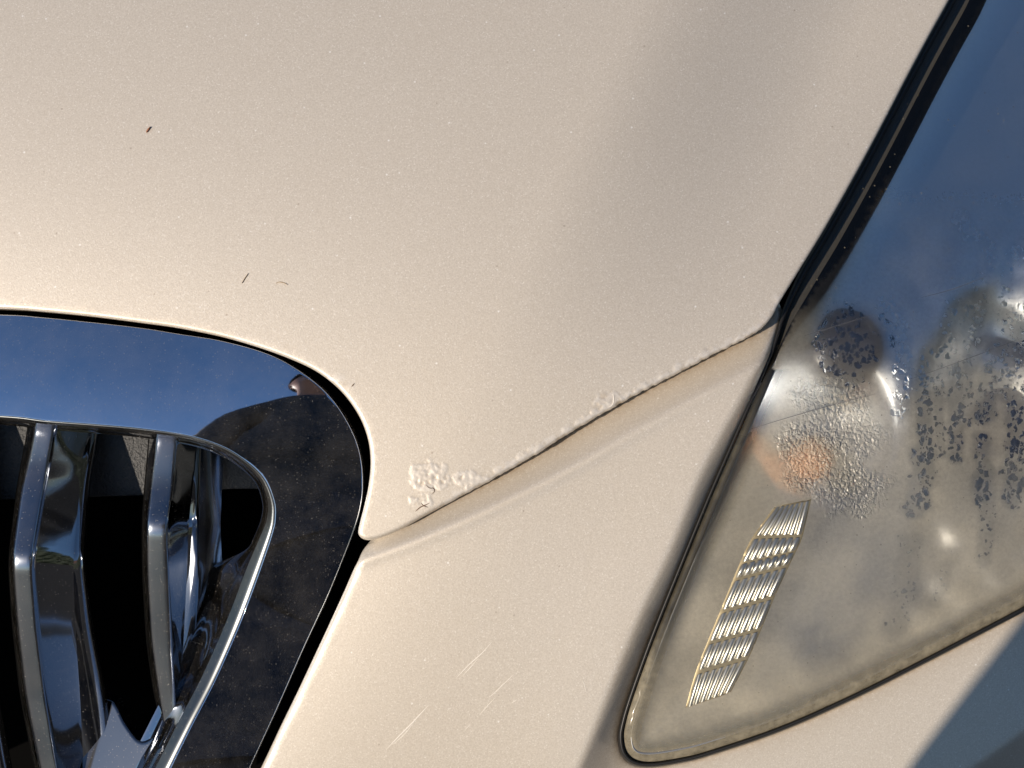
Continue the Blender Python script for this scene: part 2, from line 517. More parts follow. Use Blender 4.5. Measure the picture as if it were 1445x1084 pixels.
PAINT = make_paint()
CHROME = make_chrome('bright_chrome', 0.03, (0.70, 0.765, 0.86), 0.24, 0.02, 0.042)
SATIN = make_chrome('satin_chrome', 0.07, (0.42, 0.44, 0.47), 0.4, 0.02, 0.02)
GRAINY = make_chrome('grained_chrome', 0.22, (0.31, 0.335, 0.38), 0.4, 0.02, 0.05)
DARK_CHROME = make_chrome('dark_chrome', 0.10, (0.20, 0.21, 0.23), 0.4, 0.02, 0.02)
TRIM = make_chrome('dull_chrome_trim', 0.28, (0.115, 0.125, 0.13), 0.4, 0.02, 0.05)
REFLECTOR = make_chrome('reflector_silver', 0.32, (0.84, 0.88, 0.93), 0.0, 0.05, 0.0)
BEZEL = principled('bezel_grey_plastic', (0.46, 0.46, 0.45), 0.45, 0.75)
RUBBER = principled('black_rubber', (0.012, 0.012, 0.012), 0.45)
BLACK = principled('black_void_plastic', (0.0018, 0.0018, 0.0018), 0.9, **{'Specular IOR Level': 0.05})
GRAIN = principled('grained_black_plastic', (0.045, 0.048, 0.050), 0.5, 0.0, 700.0, 0.8, 0.0012)
GLOSS_BLACK = principled('glossy_navy_black', (0.020, 0.028, 0.055), 0.3)
BEZEL_DARK = principled('bezel_dark_plastic', (0.055, 0.050, 0.042), 0.35, 0.0, 120.0, 0.3, 0.002)
HOUSING = principled('dark_housing', (0.030, 0.028, 0.024), 0.3, 0.0, 300.0, 0.3, 0.0005)
AMBER = principled('amber_bulb_glass', (0.95, 0.45, 0.22), 0.25, 0.0)
LENS = make_lens()
MIST = make_condensation()
SCRATCH = principled('scratched_paint', (0.76, 0.72, 0.65), 0.6)
LENS_SCRATCH = principled('scratched_plastic', (0.10, 0.10, 0.10), 0.5)
CRACK = principled('crack_brown', (0.12, 0.07, 0.04), 0.8)
HUSK = principled('brown_husk', (0.34, 0.14, 0.07), 0.7, 0.0, 900.0, 0.5)
STRAW = principled('dry_straw', (0.40, 0.29, 0.17), 0.8, 0.0, 900.0, 0.5)
RIB_BASE = principled('gold_film', (0.40, 0.33, 0.20), 0.4, 0.5)
RIB = make_chrome('prism_silver', 0.36, (0.66, 0.65, 0.60), 0.3, 0.02, 0.25)

# ---------------------------------------------------------------- outlines (photograph units)
HOOD_GRILLE = [(-900, 426), (-420, 428), (-200, 429), (0, 436), (60, 440), (130, 447), (200, 456), (250, 463), (310, 475), (360, 489), (410, 507),
               (449, 526), (482, 553), (506, 586), (519, 619), (523, 652), (520, 686), (513, 718), (507, 742)]
HOOD_TIP = [(506, 754), (513, 761), (525, 762), (545, 756)]
HOOD_SEAM = [(570, 745), (600, 728), (650, 701), (700, 674), (750, 645), (800, 614), (850, 584), (900, 556), (950, 530), (1000, 504),
             (1040, 484), (1070, 467), (1088, 449), (1100, 427)]
HOOD_LAMP = [(1130, 378), (1160, 329), (1200, 259), (1240, 185), (1280, 108), (1310, 52), (1340, -2), (1360, -40), (1500, -330)]
hood_curve = spline(HOOD_GRILLE + HOOD_TIP + HOOD_SEAM + HOOD_LAMP, 2.6)
_j = sstep(600, 680, hood_curve[:, 0]) * (1 - sstep(1060, 1090, hood_curve[:, 0])) * (hood_curve[:, 1] > 440)
hood_curve = hood_curve + np.stack([0 * _j, _j * (vnoise(hood_curve[:, 0], hood_curve[:, 1], 7.0, 1.7, 3) * 1.6)], 1)
seam_curve = spline(HOOD_TIP[1:] + HOOD_SEAM, 4.0)
CREASE = spline([(430, 822), (500, 794), (600, 757), (700, 713), (800, 663), (900, 606), (1000, 552), (1085, 508), (1200, 448)], 6.0)
FOLD = spline([(1120, 400), (1078, 505), (1050, 560), (1020, 615), (989, 676), (952, 770), (914, 852), (877, 940), (846, 1020), (818, 1090), (780, 1180), (700, 1400)], 6.0)
LENS_LEFT = [(1500, -330), (1360, -40), (1340, 2), (1310, 56), (1280, 112), (1240, 189), (1200, 264), (1160, 335), (1130, 386), (1106, 440), (1090, 490),
             (1070, 538), (1040, 608), (1000, 700), (960, 797), (920, 897), (890, 980), (878, 1020), (875, 1042)]
LENS_BOT = [(880, 1064), (895, 1077), (920, 1080), (960, 1074), (1000, 1064), (1100, 1030), (1200, 986), (1300, 936), (1400, 884), (1445, 860), (1500, 828), (1800, 660)]
lens_curve = spline(LENS_LEFT + LENS_BOT, 4.0)
lens_outline = np.concatenate([lens_curve, np.array([(1800, -330)])])

# ---------------------------------------------------------------- surface heights
def hood_w(px, py):
    v = (542 - py) * K; u = (px - 722.5) * K
    w = 0.004 - 0.55 * np.maximum(v + 0.03, 0) ** 2 - 0.10 * np.minimum(v + 0.03, 0) ** 2 * 4
    w -= 0.10 * np.maximum(u, 0) ** 2 + 0.09 * np.minimum(u, 0) ** 2
    # soft valley running up towards the windscreen
    q = ((px - 1082) + 0.46 * py) / 1.1
    w -= 0.022 * (1 - 0.88 * sstep(60, 560, py)) * sstep(-160, 135, q)
    return w

def bumper_w(px, py):
    pts = np.stack([px, py], 1)
    v = (542 - py) * K; u = (px - 722.5) * K
    w = hood_w(px, py) - 0.0041 - 0.15 * np.minimum(v + 0.06, 0) ** 2
    d, s = dist_poly(pts, CREASE, False)
    up = np.where(s < 0, d, -d)                  # above the crease
    up_s = np.where(up > 10, up, np.where(up < -10, 0, (up + 10) ** 2 / 40))
    w -= 0.62 * up_s * K + 0.0010
    # fine raised bead along the crease
    w += 0.0010 * np.exp(-((up + 1) / 7.5) ** 2)
    d, s = dist_poly(pts, FOLD, False)
    e = np.where(s < 0, d, -d)                   # to the right of the fold
    es = np.where(e > 5, e, np.where(e < -5, 0, (e + 5) ** 2 / 20))
    w -= 1.75 * K * 44 * np.tanh(es / 44.0)
    # under-side of the lower lip turns away
    line = ((px - 1373) * (-51) + (py - 1084) * (-72)) / math.hypot(51, 72)
    lip = np.maximum(-line - 2, 0)
    w -= 1.5 * K * np.minimum(lip, 160)
    return w

def chrome_w(px, py):
    u = (px - 722.5) * K
    y = np.asarray(py, float)
    ys = np.array([300, 440, 520, 560, 600, 640, 720, 850, 1000, 1200, 1500.])
    sl = np.array([-.40, -.36, -.22, -.12, -.03, .0, .0, .0, .03, .1, .1])
    yy = np.linspace(300, 1500, 601)
    px = np.asarray(px, float)
    y = y + 36 * sstep(220, 430, px) * (1 - sstep(650, 800, y))
    ss = np.interp(yy, ys, sl)
    ww = np.concatenate([[0], np.cumsum(-(ss[1:] + ss[:-1]) / 2 * (yy[1] - yy[0]) * K)])
    base = np.interp(y, yy, ww) - np.interp(620., yy, ww)
    return 0.0062 + base - 0.45 * np.maximum(u + 0.175, -0.085) ** 2 - 0.10 * (u + 0.2) * sstep(680, 1000, py) - 0.011 * sstep(600, 900, py) * sstep(250, 400, px + 0.35 * (np.asarray(py) - 600))

def lens_w(px, py):
    v = (542 - py) * K; u = (px - 722.5) * K
    return hood_w(px, py) - 0.013 - 0.25 * np.maximum(u - 0.12, 0) ** 2

# ---------------------------------------------------------------- the car
car = empty('car', (0, 0, 0))
tag(car, 'pale champagne car seen close at its bonnet corner, chrome grille and misted headlight', 'car')

def blister(px, py):
    m = np.zeros(len(px))
    for (cx, cy, rx, ry, a) in ((606, 672, 26, 20, 1.0), (660, 676, 22, 12, 0.6), (858, 568, 20, 14, 0.9), (596, 706, 24, 14, .35), (480, 540, 26, 10, .35), (412, 492, 18, 7, .35), (845, 590, 16, 12, .7), (700, 668, 18, 8, .5)):
        m = np.maximum(m, a * np.exp(-(((px - cx) / rx) ** 2 + ((py - cy) / ry) ** 2) ** 1.5))
    return m

def chip_plate(px, py, m2):
    return sstep(0.16, 0.26, m2 * (0.62 + 1.1 * vnoise(px, py, 12.0, 21.0, 4)))
def hood_chip(px, py):
    m = blister(px, py)
    near, _ = dist_poly(np.stack([px, py], 1), seam_curve, False)
    m2 = np.maximum(m, 0.6 * np.exp(-(near / 11.0) ** 2) * sstep(590, 660, px))
    out = np.zeros(len(px)); k = m2 > 0.02
    if k.any(): out[k] = chip_plate(px[k], py[k], m2[k])
    return out
def hood_full(px, py):
    w = hood_w(px, py)
    m = blister(px, py)
    near, _ = dist_poly(np.stack([px, py], 1), seam_curve, False)
    m2 = np.maximum(m, 0.95 * np.clip(0.55 + 1.3 * vnoise(px, py, 38.0, 7.7, 2), 0.1, 1.2) * np.exp(-(near / 11.0) ** 2) * sstep(590, 660, px))
    k = m2 > 0.02
    if k.any():
        nz = vnoise(px[k], py[k], 7.0, 3.1, 4)
        w[k] += 0.00025 * m2[k] * nz + 0.00016 * chip_plate(px[k], py[k], m2[k])
    return w

def hood_grime_gap(px, py):
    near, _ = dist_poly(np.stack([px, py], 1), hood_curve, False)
    return np.clip(0.7 * np.exp(-near / 2.0) * sstep(515, 580, px) * (1 - sstep(1080, 1100, px)) + 0.5 * np.exp(-near / 4.0) * (px < 330) + 0.42 * blister(px, py) * (vnoise(px, py, 14.0, 5.5, 2) > 0.05), 0, 1)  # seam edge darkened to draw the panel gap; the rest is dirt and stains

hood_outline = np.concatenate([hood_curve, np.array([(1500, -480), (-900, -480)])])
hot = [(610, 680, 50, 2.0), (660, 675, 34, 2.0), (858, 575, 32, 2.0), (705, 665, 24, 2.6)]
for i in range(len(seam_curve)):
    if i % 5 == 0 and 715 < seam_curve[i][0] < 1070:
        hot.append((seam_curve[i][0], seam_curve[i][1], 20, 2.8))
hood = panel('hood', hood_outline, hood_full, PAINT, car, spacing=10, edge=5.5, skirt=0.012, hot=hot, attrs={'grime_shading': hood_grime_gap, 'chip': hood_chip})

# cracks in the lifted lacquer and specks lying on the panel
for pts, wd in (([(601, 684), (606, 689), (612, 689), (613, 694), (609, 698)], 1.0), ([(586, 722), (593, 716), (600, 713), (606, 710)], 1.5), ([(594, 710), (598, 714), (604, 716)], 1.0),
                ([(858, 575), (865, 570), (866, 556)], 1.4), ([(496, 546), (500, 541)], 1.4)):
    ribbon('paint_crack', pts, wd, hood_full, CRACK if pts[0][0] < 700 else SCRATCH, hood, 0.0002)

def bumper_grime_shade(px, py):
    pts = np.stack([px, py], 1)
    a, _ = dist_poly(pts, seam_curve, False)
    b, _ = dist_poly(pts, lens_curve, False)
    return np.clip(0.75 * np.exp(-a / 4.0) * sstep(520, 600, px) + 0.42 * np.exp(-a / 20.0) * sstep(560, 760, px) + 0.7 * np.exp(-b / 5.0) * (px > 868) + 0.35 * np.exp(-b / 22.0) * (py > 860) * (px > 868), 0, 1)  # seam terms paint the gap and lip shadow; lamp-edge terms are dirt

BUMP_GRILLE = [(505, 792), (498, 806), (485, 836), (465, 880), (444, 925), (420, 976), (397, 1023), (369, 1082), (330, 1160), (250, 1330), (200, 1440)]
top_hidden = [(540, 742), (600, 704), (700, 650), (800, 590), (900, 532), (1000, 480), (1060, 446), (1098, 424)]
bl = spline([(522, 764), (512, 777)] + BUMP_GRILLE, 4.0)
ll = lens_curve[(lens_curve[:, 1] > 440)]
bumper_outline = np.concatenate([spline(top_hidden, 6.0), ll, np.array([(1800, 1440)]), bl[::-1][:-1]])
bumper = panel('bumper', bumper_outline, bumper_w, PAINT, car, spacing=7, edge=9, skirt=0.03, attrs={'grime_shading': bumper_grime_shade})

for pts, wd in (([(643, 958), (662, 938), (680, 922), (695, 905)], 1.8), ([(652, 955), (664, 942), (676, 928)], 1.3), ([(545, 1058), (562, 1040), (580, 1022), (606, 994)], 2.2),
                ([(553, 1052), (572, 1035), (585, 1018)], 1.3), ([(690, 984), (700, 976), (710, 966), (725, 952)], 1.4), ([(676, 1010), (690, 994), (700, 984)], 1.2), ([(656, 1030), (664, 1022)], 1.3),
                ([(722, 992), (730, 987)], 1.6), ([(822, 958), (828, 978)], 1.1), ([(692, 751), (697, 752)], 1.6)):
    ribbon('scratch', pts, wd * 0.75, bumper_w, SCRATCH, bumper, 0.00015)

# ---------------------------------------------------------------- grille
GR_OUT = [(-900, 438), (-420, 440), (-200, 440), (0, 444), (60, 448), (130, 455), (200, 463), (250, 471), (316, 482), (383, 502), (433, 531), (469, 564), (496, 607), (509, 646),
          (512, 686), (508, 719), (499, 749), (483, 791), (460, 847), (428, 916), (391, 1000), (353, 1082), (300, 1196), (240, 1330)]
GR_IN = [(-900, 578), (-420, 580), (-200, 580), (0, 587), (66, 594), (133, 599), (199, 605), (266, 615), (315, 631), (350, 653), (373, 676), (386, 706), (388, 729), (383, 755),
         (359, 825), (334, 890), (303, 960), (271, 1022), (240, 1084), (200, 1166), (130, 1300)]
go = spline(GR_OUT, 2.5); gi = spline(GR_IN, 5.0)
grille = panel('grille', np.concatenate([go, gi[::-1]]), chrome_w, CHROME, car, spacing=8, edge=1.0, skirt=0.010, rings=(0.3, 0.7, 1.1, 3.0))

# inner trim: bright chamfer, then a hollow return running into the opening
t = np.gradient(gi, axis=0); t /= np.linalg.norm(t, axis=1, keepdims=True)
inw = np.stack([-t[:, 1], t[:, 0]], 1)            # into the opening
yy = gi[:, 1]
xx = gi[:, 0]
leg = sstep(640, 830, yy) * (xx > 200)
bev = 5 + 15 * leg
o2 = 8 + 40 * sstep(775, 830, yy) - 12 * sstep(900, 1000, yy)
w0 = chrome_w(gi[:, 0], gi[:, 1]) - 0.0012
rows = []
for a in range(len(gi)):
    e0 = gi[a]; e1 = e0 + inw[a] * bev[a] * 0.92
    r = [(*e0, w0[a]), (*(e0 + inw[a] * bev[a] * 0.06), w0[a] + 0.0002), (*(e0 + inw[a] * bev[a] * 0.5), w0[a] - 0.0006 - 0.0012 * leg[a]), (*e1, w0[a] - 0.0016 - 0.0028 * leg[a])]
    for q in (0.1, 0.3, 0.55, 0.8, 1.0):
        e = e1 + inw[a] * o2[a] * q
        r.append((*e, w0[a] - 0.002 - 0.0028 * leg[a] - 0.034 * (1 - (1 - q) ** 2) ** 0.5))
    rows.append(r)
loft('inner_trim', rows, [SATIN, TRIM], grille, split=(3,), cols=(1, 3))

PLATE_W = -0.056
def slat(st, mat=SATIN):
    """st: stations (py, x0, x1, x2, x3, x4, ridge height)"""
    st = np.asarray(st, float)
    ys = np.concatenate([np.arange(st[0, 0], st[-1, 0], 6.0), [st[-1, 0]]])
    sm = np.stack([np.interp(ys, st[:, 0], st[:, i]) for i in range(7)], 1)
    # soften all but the kink of the ridge
    for i in range(1, 6):
        c = np.pad(sm[:, i], 4, mode='edge')
        sm[:, i] = np.convolve(c, np.ones(9) / 9, 'valid')
    c = np.pad(sm[:, 6], 2, mode='edge'); sm[:, 6] = np.convolve(c, np.ones(5) / 5, 'valid')
    rows = []
    for (y, x0, x1, x2, x3, x4, wr) in sm:
        wid = x3 - x2
        fl = lambda f: x1 + (x2 - x1) * f
        deep = min(PLATE_W - 0.004, wr - 0.032)
        rows.append([(x0 - 2, y, deep), (x0, y, wr - 0.013), (x1 - 1.5, y, wr - 0.0022), (x1 + 0.6, y, wr - 0.0002), (fl(.12), y, wr), (fl(.3), y, wr + 0.0001), (fl(.7), y, wr + 0.0001), (fl(.88), y, wr), (x2 - 0.6, y, wr - 0.0002),
                     (x2 + 1.5, y, wr - 0.0013), (x2 + wid * 0.12, y, wr - 0.0030), (x2 + wid * 0.5, y, wr - 0.0090), (x2 + wid * 0.9, y, wr - 0.0155), (x3, y, wr - 0.0168), (x3 + (x4 - x3) * 0.25, y, wr - 0.0175), (x3 + (x4 - x3) * 0.75, y, wr - 0.0192), (x4, y, wr - 0.0225), (x4 + 1, y, deep)])
    return loft('slat', rows, [mat, GRAINY, BLACK], grille, split=(1, 13), cols=(3, 8, 0, 16))

A = [(596, 42, 52, 78, 130, 142, -.030), (686, 25, 32, 61, 113, 126, -.017), (790, 12, 18, 43, 103, 119, -.003), (883, 18, 25, 50, 106, 130, -.016), (983, 30, 37, 63, 113, 150, -.030), (1084, 50, 57, 80, 118, 168, -.043), (1240, 90, 97, 116, 150, 210, -.062)]
B = [(608, 212, 222, 250, 281, 288, -.030), (686, 205, 213, 244, 272, 284, -.018), (742, 201, 208, 234, 266, 281, -.008), (807, 202, 208, 237, 264, 281, -.017), (907, 208, 214, 242, 259, 276, -.031), (990, 220, 226, 247, 254, 262, -.042), (1030, 231, 233, 249, 251, 253, -.047)]
slat(A); slat(B)
for sh in (-152, -304, -456, -608, -760):
    C_ = [(y, a + sh, b + sh, c + sh, d + sh, e + sh, w) for (y, a, b, c, d, e, w) in A]
    slat(C_)

plate = panel('back_plate', spline([(-900, 560), (330, 590), (392, 650), (396, 690), (330, 690), (100, 702), (-900, 720)], 8.0, True), lambda x, y: np.full(len(x), PLATE_W), GRAIN, grille, spacing=30, edge=2, skirt=0.005, rings=(2.0,))

# low web joining the slats at the foot of the opening
def web_w(px, py):
    return -0.060 + 0.10 * K * (py - 930) + 0.00012 * (px - 140)
panel('web', spline([(126, 976), (150, 986), (163, 993), (178, 1022), (200, 1046), (226, 1030), (246, 1016), (232, 1060), (190, 1140), (120, 1200), (114, 1060)], 4.0, True), web_w, DARK_CHROME, grille, spacing=7, edge=5, skirt=0.01)

RP = [(612, 284, -.050, 318, -.054), (690, 283, -.041, 313, -.050), (742, 281, -.032, 311, -.048), (790, 281, -.040, 313, -.049), (800, 281, -.041, 316, -.049), (815, 281, -.043, 306, -.050), (870, 278, -.050, 286, -.053), (930, 272, -.058, 276, -.058), (985, 262, -.065, 264, -.063)]
_y = np.arange(612, 985, 6.0); _r = np.array(RP)
rows = []
for y_ in _y:
    xa, wa, xb, wb_ = [np.interp(y_, _r[:, 0], _r[:, i]) for i in range(1, 5)]
    rows.append([(xa + (xb - xa) * f, y_, wa + (wb_ - wa) * f - 0.004 * math.sin(math.pi * f)) for f in (0, .08, .25, .5, .75, .92, 1)] + [(xb + 0.5, y_, wb_ - 0.012)])
loft('return_panel', rows, GRAINY, grille, split=(6,))

# dark structure behind the shut lines
panel('inner_panel', spline([(-900, 380), (600, 380), (1300, 100), (1700, -200), (1800, 700), (1800, 1440), (200, 1440), (-900, 1440)], 40.0, True), lambda x, y: np.full(len(x), -0.20), BLACK, car, spacing=80, edge=2, skirt=0.01, rings=(10.0,))

# ---------------------------------------------------------------- headlight
lamp = panel('headlight', lens_outline, lambda x, y: lens_w(x, y) - 0.085, HOUSING, car, spacing=24, edge=2, skirt=0.0005, rings=(4.0,))

# rubber seal between lamp and body
t = np.gradient(lens_curve, axis=0); t /= np.linalg.norm(t, axis=1, keepdims=True)
nin = np.stack([t[:, 1], -t[:, 0]], 1)
if inside((lens_curve[100] + nin[100] * 6)[None], lens_outline)[0] == False:
    nin = -nin
lw = lens_w(lens_curve[:, 0], lens_curve[:, 1])
rows = []
seal_w = 3.4 + 3.2 * (1 - sstep(380, 470, lens_curve[:, 1]))
for i in range(len(lens_curve)):
    p = lens_curve[i]; n = nin[i]
    rows.append([(*(p - n * 3), lw[i] - 0.012), (*(p - n * 1.5), lw[i] - 0.001), (*(p + n * seal_w[i] * 0.4), lw[i] + 0.0006), (*(p + n * seal_w[i]), lw[i] - 0.0012), (*(p + n * (seal_w[i] + 1)), lw[i] - 0.012)])
loft('seal', rows, RUBBER, lamp)

# moulded lens rim (clear, thick, catches light) then the lens itself
def lens_surf(px, py):
    d, _ = dist_poly(np.stack([px, py], 1), lens_curve, False)
    return lens_w(px, py) + 0.0035 * (1 - np.exp(-d / 14.0)) - 0.002
def lens_grime_glint(px, py):
    d, s = dist_poly(np.stack([px, py], 1), lens_curve, False)
    low = sstep(880, 1000, py + 0.35 * (px - 900))
    return np.clip(low * (0.85 * np.exp(-(d / 22.0) ** 2) + 0.35 * np.exp(-d / 60.0)) + 0.30 * np.exp(-((d - 9) / 6.0) ** 2) * sstep(480, 640, py), 0, 0.95)  # road film low down; the left-rim stripe is a painted highlight
inner_lens = np.concatenate([lens_curve + nin * 3.0, np.array([(1800, -330)])])
lens = panel('lens', inner_lens, lens_surf, LENS, lamp, spacing=7, edge=9, skirt=0.006, attrs={'grime_shading': lens_grime_glint})

STREAKS = [([(1250, 432), (1268, 470), (1276, 520), (1270, 575)], 16, .95), ([(1306, 500), (1302, 560), (1306, 610), (1302, 660)], 12, .95), ([(1305, 640), (1300, 690), (1290, 715)], 19, .9),
           ([(1345, 430), (1338, 470), (1344, 510), (1350, 560), (1348, 640)], 13, .9), ([(1383, 395), (1380, 440), (1376, 480)], 11, .9), ([(1404, 500), (1396, 545), (1390, 590)], 15, .9), ([(1386, 620), (1386, 700)], 14, .9),
           ([(1444, 440), (1440, 520), (1438, 600), (1430, 700)], 18, .95), ([(1358, 308), (1368, 330)], 13, .9), ([(1380, 335), (1396, 350), (1398, 372)], 10, .9), ([(1430, 355), (1448, 368)], 13, .95), ([(1285, 770), (1280, 830), (1262, 880)], 18, .5), ([(1335, 800), (1320, 850)], 10, .5)]
PATCH = [(1192, 485, 52, 58, 1.0), (1205, 540, 30, 20, .7)]
RIPPLE = [(1172, 562, 66, 38, 1.0), (1142, 642, 52, 66, 1.0), (1205, 690, 60, 48, .9), (1190, 615, 66, 54, .8), (1200, 760, 70, 60, .3)]
def ripple_mask(px, py):
    nz = vnoise(px, py, 26.0, 3.3, 2)
    m = np.zeros(len(px))
    for cx, cy, rx, ry, a in RIPPLE:
        m = np.maximum(m, a * (1 - sstep(0.6, 1.15, np.hypot((px - cx) / rx, (py - cy) / ry) + 0.3 * nz)))
    return m
STREAKS += [([(1330, 470), (1325, 560), (1328, 640)], 8, .7), ([(1420, 380), (1416, 470), (1420, 560)], 10, .8), ([(1364, 430), (1366, 520), (1362, 600)], 8, .7), ([(1395, 700), (1388, 790)], 12, .6)]
STREAK_S = [(spline(p, 5.0), w * 1.2, a) for p, w, a in STREAKS]
def drop_mask(px, py):
    pts = np.stack([px, py], 1)
    nz = vnoise(px, py, 22.0, 9.3, 2)
    m = np.zeros(len(px))
    for s, w, a in STREAK_S:
        d, _ = dist_poly(pts, s, False)
        m = np.maximum(m, a * (1 - sstep(0.55, 1.15, d / w + 0.35 * nz)))
    for cx, cy, rx, ry, a in PATCH:
        r = np.hypot((px - cx) / rx, (py - cy) / ry)
        m = np.maximum(m, a * (1 - sstep(0.7, 1.12, r + 0.3 * nz)))
    return m
def fog_amt(px, py):
    nz = vnoise(px, py, 60.0, 2.2, 4)
    base = 0.22 + 0.70 * sstep(240, 450, py)
    base = base * (1 - 0.42 * drop_mask(px, py))
    # a clear band just inside the rim near the bonnet
    d, _ = dist_poly(np.stack([px, py], 1), lens_curve, False)
    jag = vnoise(px, py, 7.0, 4.4, 2) * 6
    base = base * (0.0 + 1.0 * np.where(py < 520, sstep(36, 42, d + jag + 30 * sstep(330, 520, py)), sstep(14, 46, d))) 
    return np.clip(base * (1 + 0.12 * nz), 0, 1)
def milk_light_amt(px, py):
    nz = vnoise(px, py, 45.0, 6.2, 4)
    d, _ = dist_poly(np.stack([px, py], 1), lens_curve, False)
    low = sstep(760, 1000, py + 0.35 * (px - 1000))
    return np.clip(0.025 + 0.355 * sstep(400, 600, py) + 0.10 * low + 0.16 * np.exp(-((px - 1165) / 80) ** 4 - ((py - 615) / 85) ** 4) - 0.22 * np.exp(-((px - 1185 - 0.3 * (900 - py)) / 120) ** 2 - ((py - 895) / 60) ** 2) + 0.35 * low * np.exp(-d / 50.0) + (0.03 + 0.14 * low) * nz + (0.05 + 0.15 * sstep(350, 550, py)) * vnoise(px, py, 130.0, 12.5, 2), 0.02, 0.9)  # mist density, with extra over the bowl painting its warm sunlit look
cond_outline = np.concatenate([lens_curve + nin * 11.0, np.array([(1800, -330)])])
cond = panel('condensation', cond_outline, lambda x, y: lens_surf(x, y) - 0.0035, MIST, lamp, spacing=4.5, edge=2, skirt=0.0003, attrs={'drop': drop_mask, 'ripple': ripple_mask, 'fog': fog_amt, 'milk_light': milk_light_amt}, rings=(2.0, 4.0))
cond['kind'] = 'stuff'

# dark moulded band inside the lens along the bonnet
ub = spline(LENS_LEFT[:12], 5.0)
tb = np.gradient(ub, axis=0); tb /= np.linalg.norm(tb, axis=1, keepdims=True)
nb = np.stack([tb[:, 1], -tb[:, 0]], 1)
nb = nb * (1 if nb[5][0] > 0 else -1)
rows = []
for i in range(len(ub)):
    wb = 41 * (1 - sstep(370, 545, ub[i][1])) + 1.5
    l0 = lens_w(ub[i:i+1, 0], ub[i:i+1, 1])[0]
    rows.append([(*(ub[i] + nb[i] * 3), l0 - 0.006), (*(ub[i] + nb[i] * (3 + wb * 0.45)), l0 - 0.0045), (*(ub[i] + nb[i] * (3 + wb * 0.5)), l0 - 0.0038), (*(ub[i] + nb[i] * (3 + wb)), l0 - 0.006), (*(ub[i] + nb[i] * (4 + wb)), l0 - 0.012)])
loft('bezel', [q[:3] for q in rows], BEZEL_DARK, lamp)
loft('bezel', [q[2:] for q in rows], BLACK, lamp)

# reflector shell inside: shaped silver bowl with two round pockets
BOWLS = [(1165, 600, 105, 120, 0.030), (1400, 590, 120, 190, 0.034)]
def shell_w(px, py):
    d, _ = dist_poly(np.stack([px, py], 1), lens_curve, False)
    w = lens_w(px, py) - 0.010 - 0.030 * (1 - np.exp(-d / 40.0)) - 0.12 * ((542 - py) * K)
    for cx, cy, rx, ry, dep in BOWLS:
        r = np.hypot((px - cx) / rx, (py - cy) / ry)
        w -= dep * (1 - np.clip(r, 0, 1) ** 2) ** 1.6
    w += 0.006 * sstep(1240, 1340, px) * sstep(250, 400, py) * vnoise(px, py, 75.0, 8.8, 2)
    return w
shell_outline = np.concatenate([lens_curve + nin * 15.0, np.array([(1800, -330)])])
shell = panel('reflector', shell_outline, shell_w, [REFLECTOR, BEZEL], lamp, spacing=8, edge=4, skirt=0.03)
_o = np.array(ORG)
for p in shell.data.polygons:
    cc = np.array(p.center) - _o
    u_, v_, w_ = cc @ np.array(AX), cc @ np.array(AU), cc @ np.array(AW)
    f_ = (DIST - w_) / DIST
    x_, y_ = u_ / (K * f_) + 722.5, 542 - v_ / (K * f_)
    if y_ > 600 - 0.25 * (x_ - 1100) and np.hypot((x_ - 1165) / 105, (y_ - 600) / 120) > 1:
        p.material_index = 1

def lathe_uvw(name, c, axis, prof, mat, parent, seg=28):
    """prof: (radius, height) pairs along axis from world point c"""
    axis = Vector(axis).normalized()
    a = axis.orthogonal().normalized(); b = axis.cross(a)
    verts = []; faces = []
    for (r, h) in prof:
        for i in range(seg):
            th = 2 * math.pi * i / seg
            verts.append(tuple(Vector(c) + axis * h + (a * math.cos(th) + b * math.sin(th)) * r))
    for j in range(len(prof) - 1):
        for i in range(seg):
            k = (i + 1) % seg
            faces.append((j * seg + i, j * seg + k, (j + 1) * seg + k, (j + 1) * seg + i))
    return link(name, verts, faces, mat, parent)

def local_axis(u, v, w):
    return AX * u + AU * v + AW * w
bulb_prof = [(0.0005, -.014), (.008, -.014), (.008, -.004), (.009, -.002), (.012, .004), (.013, .011), (.011, .018), (.007, .023), (.002, .0255), (0.0001, .0256)]
lathe_uvw('bulb', P([1142], [642], [-0.056])[0], local_axis(-.1, -.1, 1), [(r_ * 0.95, h_ * 0.9) for r_, h_ in bulb_prof], AMBER, lamp)
shade_dome_prof = [(0.0001, .004), (.008, .0035), (.014, .002), (.017, -.002), (.017, -.014)]  # dark dome added as painted shade for the upper bowl behind the beads
lathe_uvw('shade_dome', P([1192], [488], [float(lens_w(np.array([1192.]), np.array([488.]))[0]) - 0.036])[0], local_axis(0, 0.2, 1), [(r_ * 1.25, h_) for r_, h_ in shade_dome_prof], GLOSS_BLACK, lamp)
ring_prof = [(.020, -.02), (.024, -.012), (.026, 0), (.0245, .001), (.020, -.002), (.008, -.006), (0.0001, -.007)]
lathe_uvw('projector', P([1398], [560], [-0.080])[0], local_axis(0, .1, 1), [(r * 1.3, h * 1.5) for r, h in ring_prof], GLOSS_BLACK, lamp)

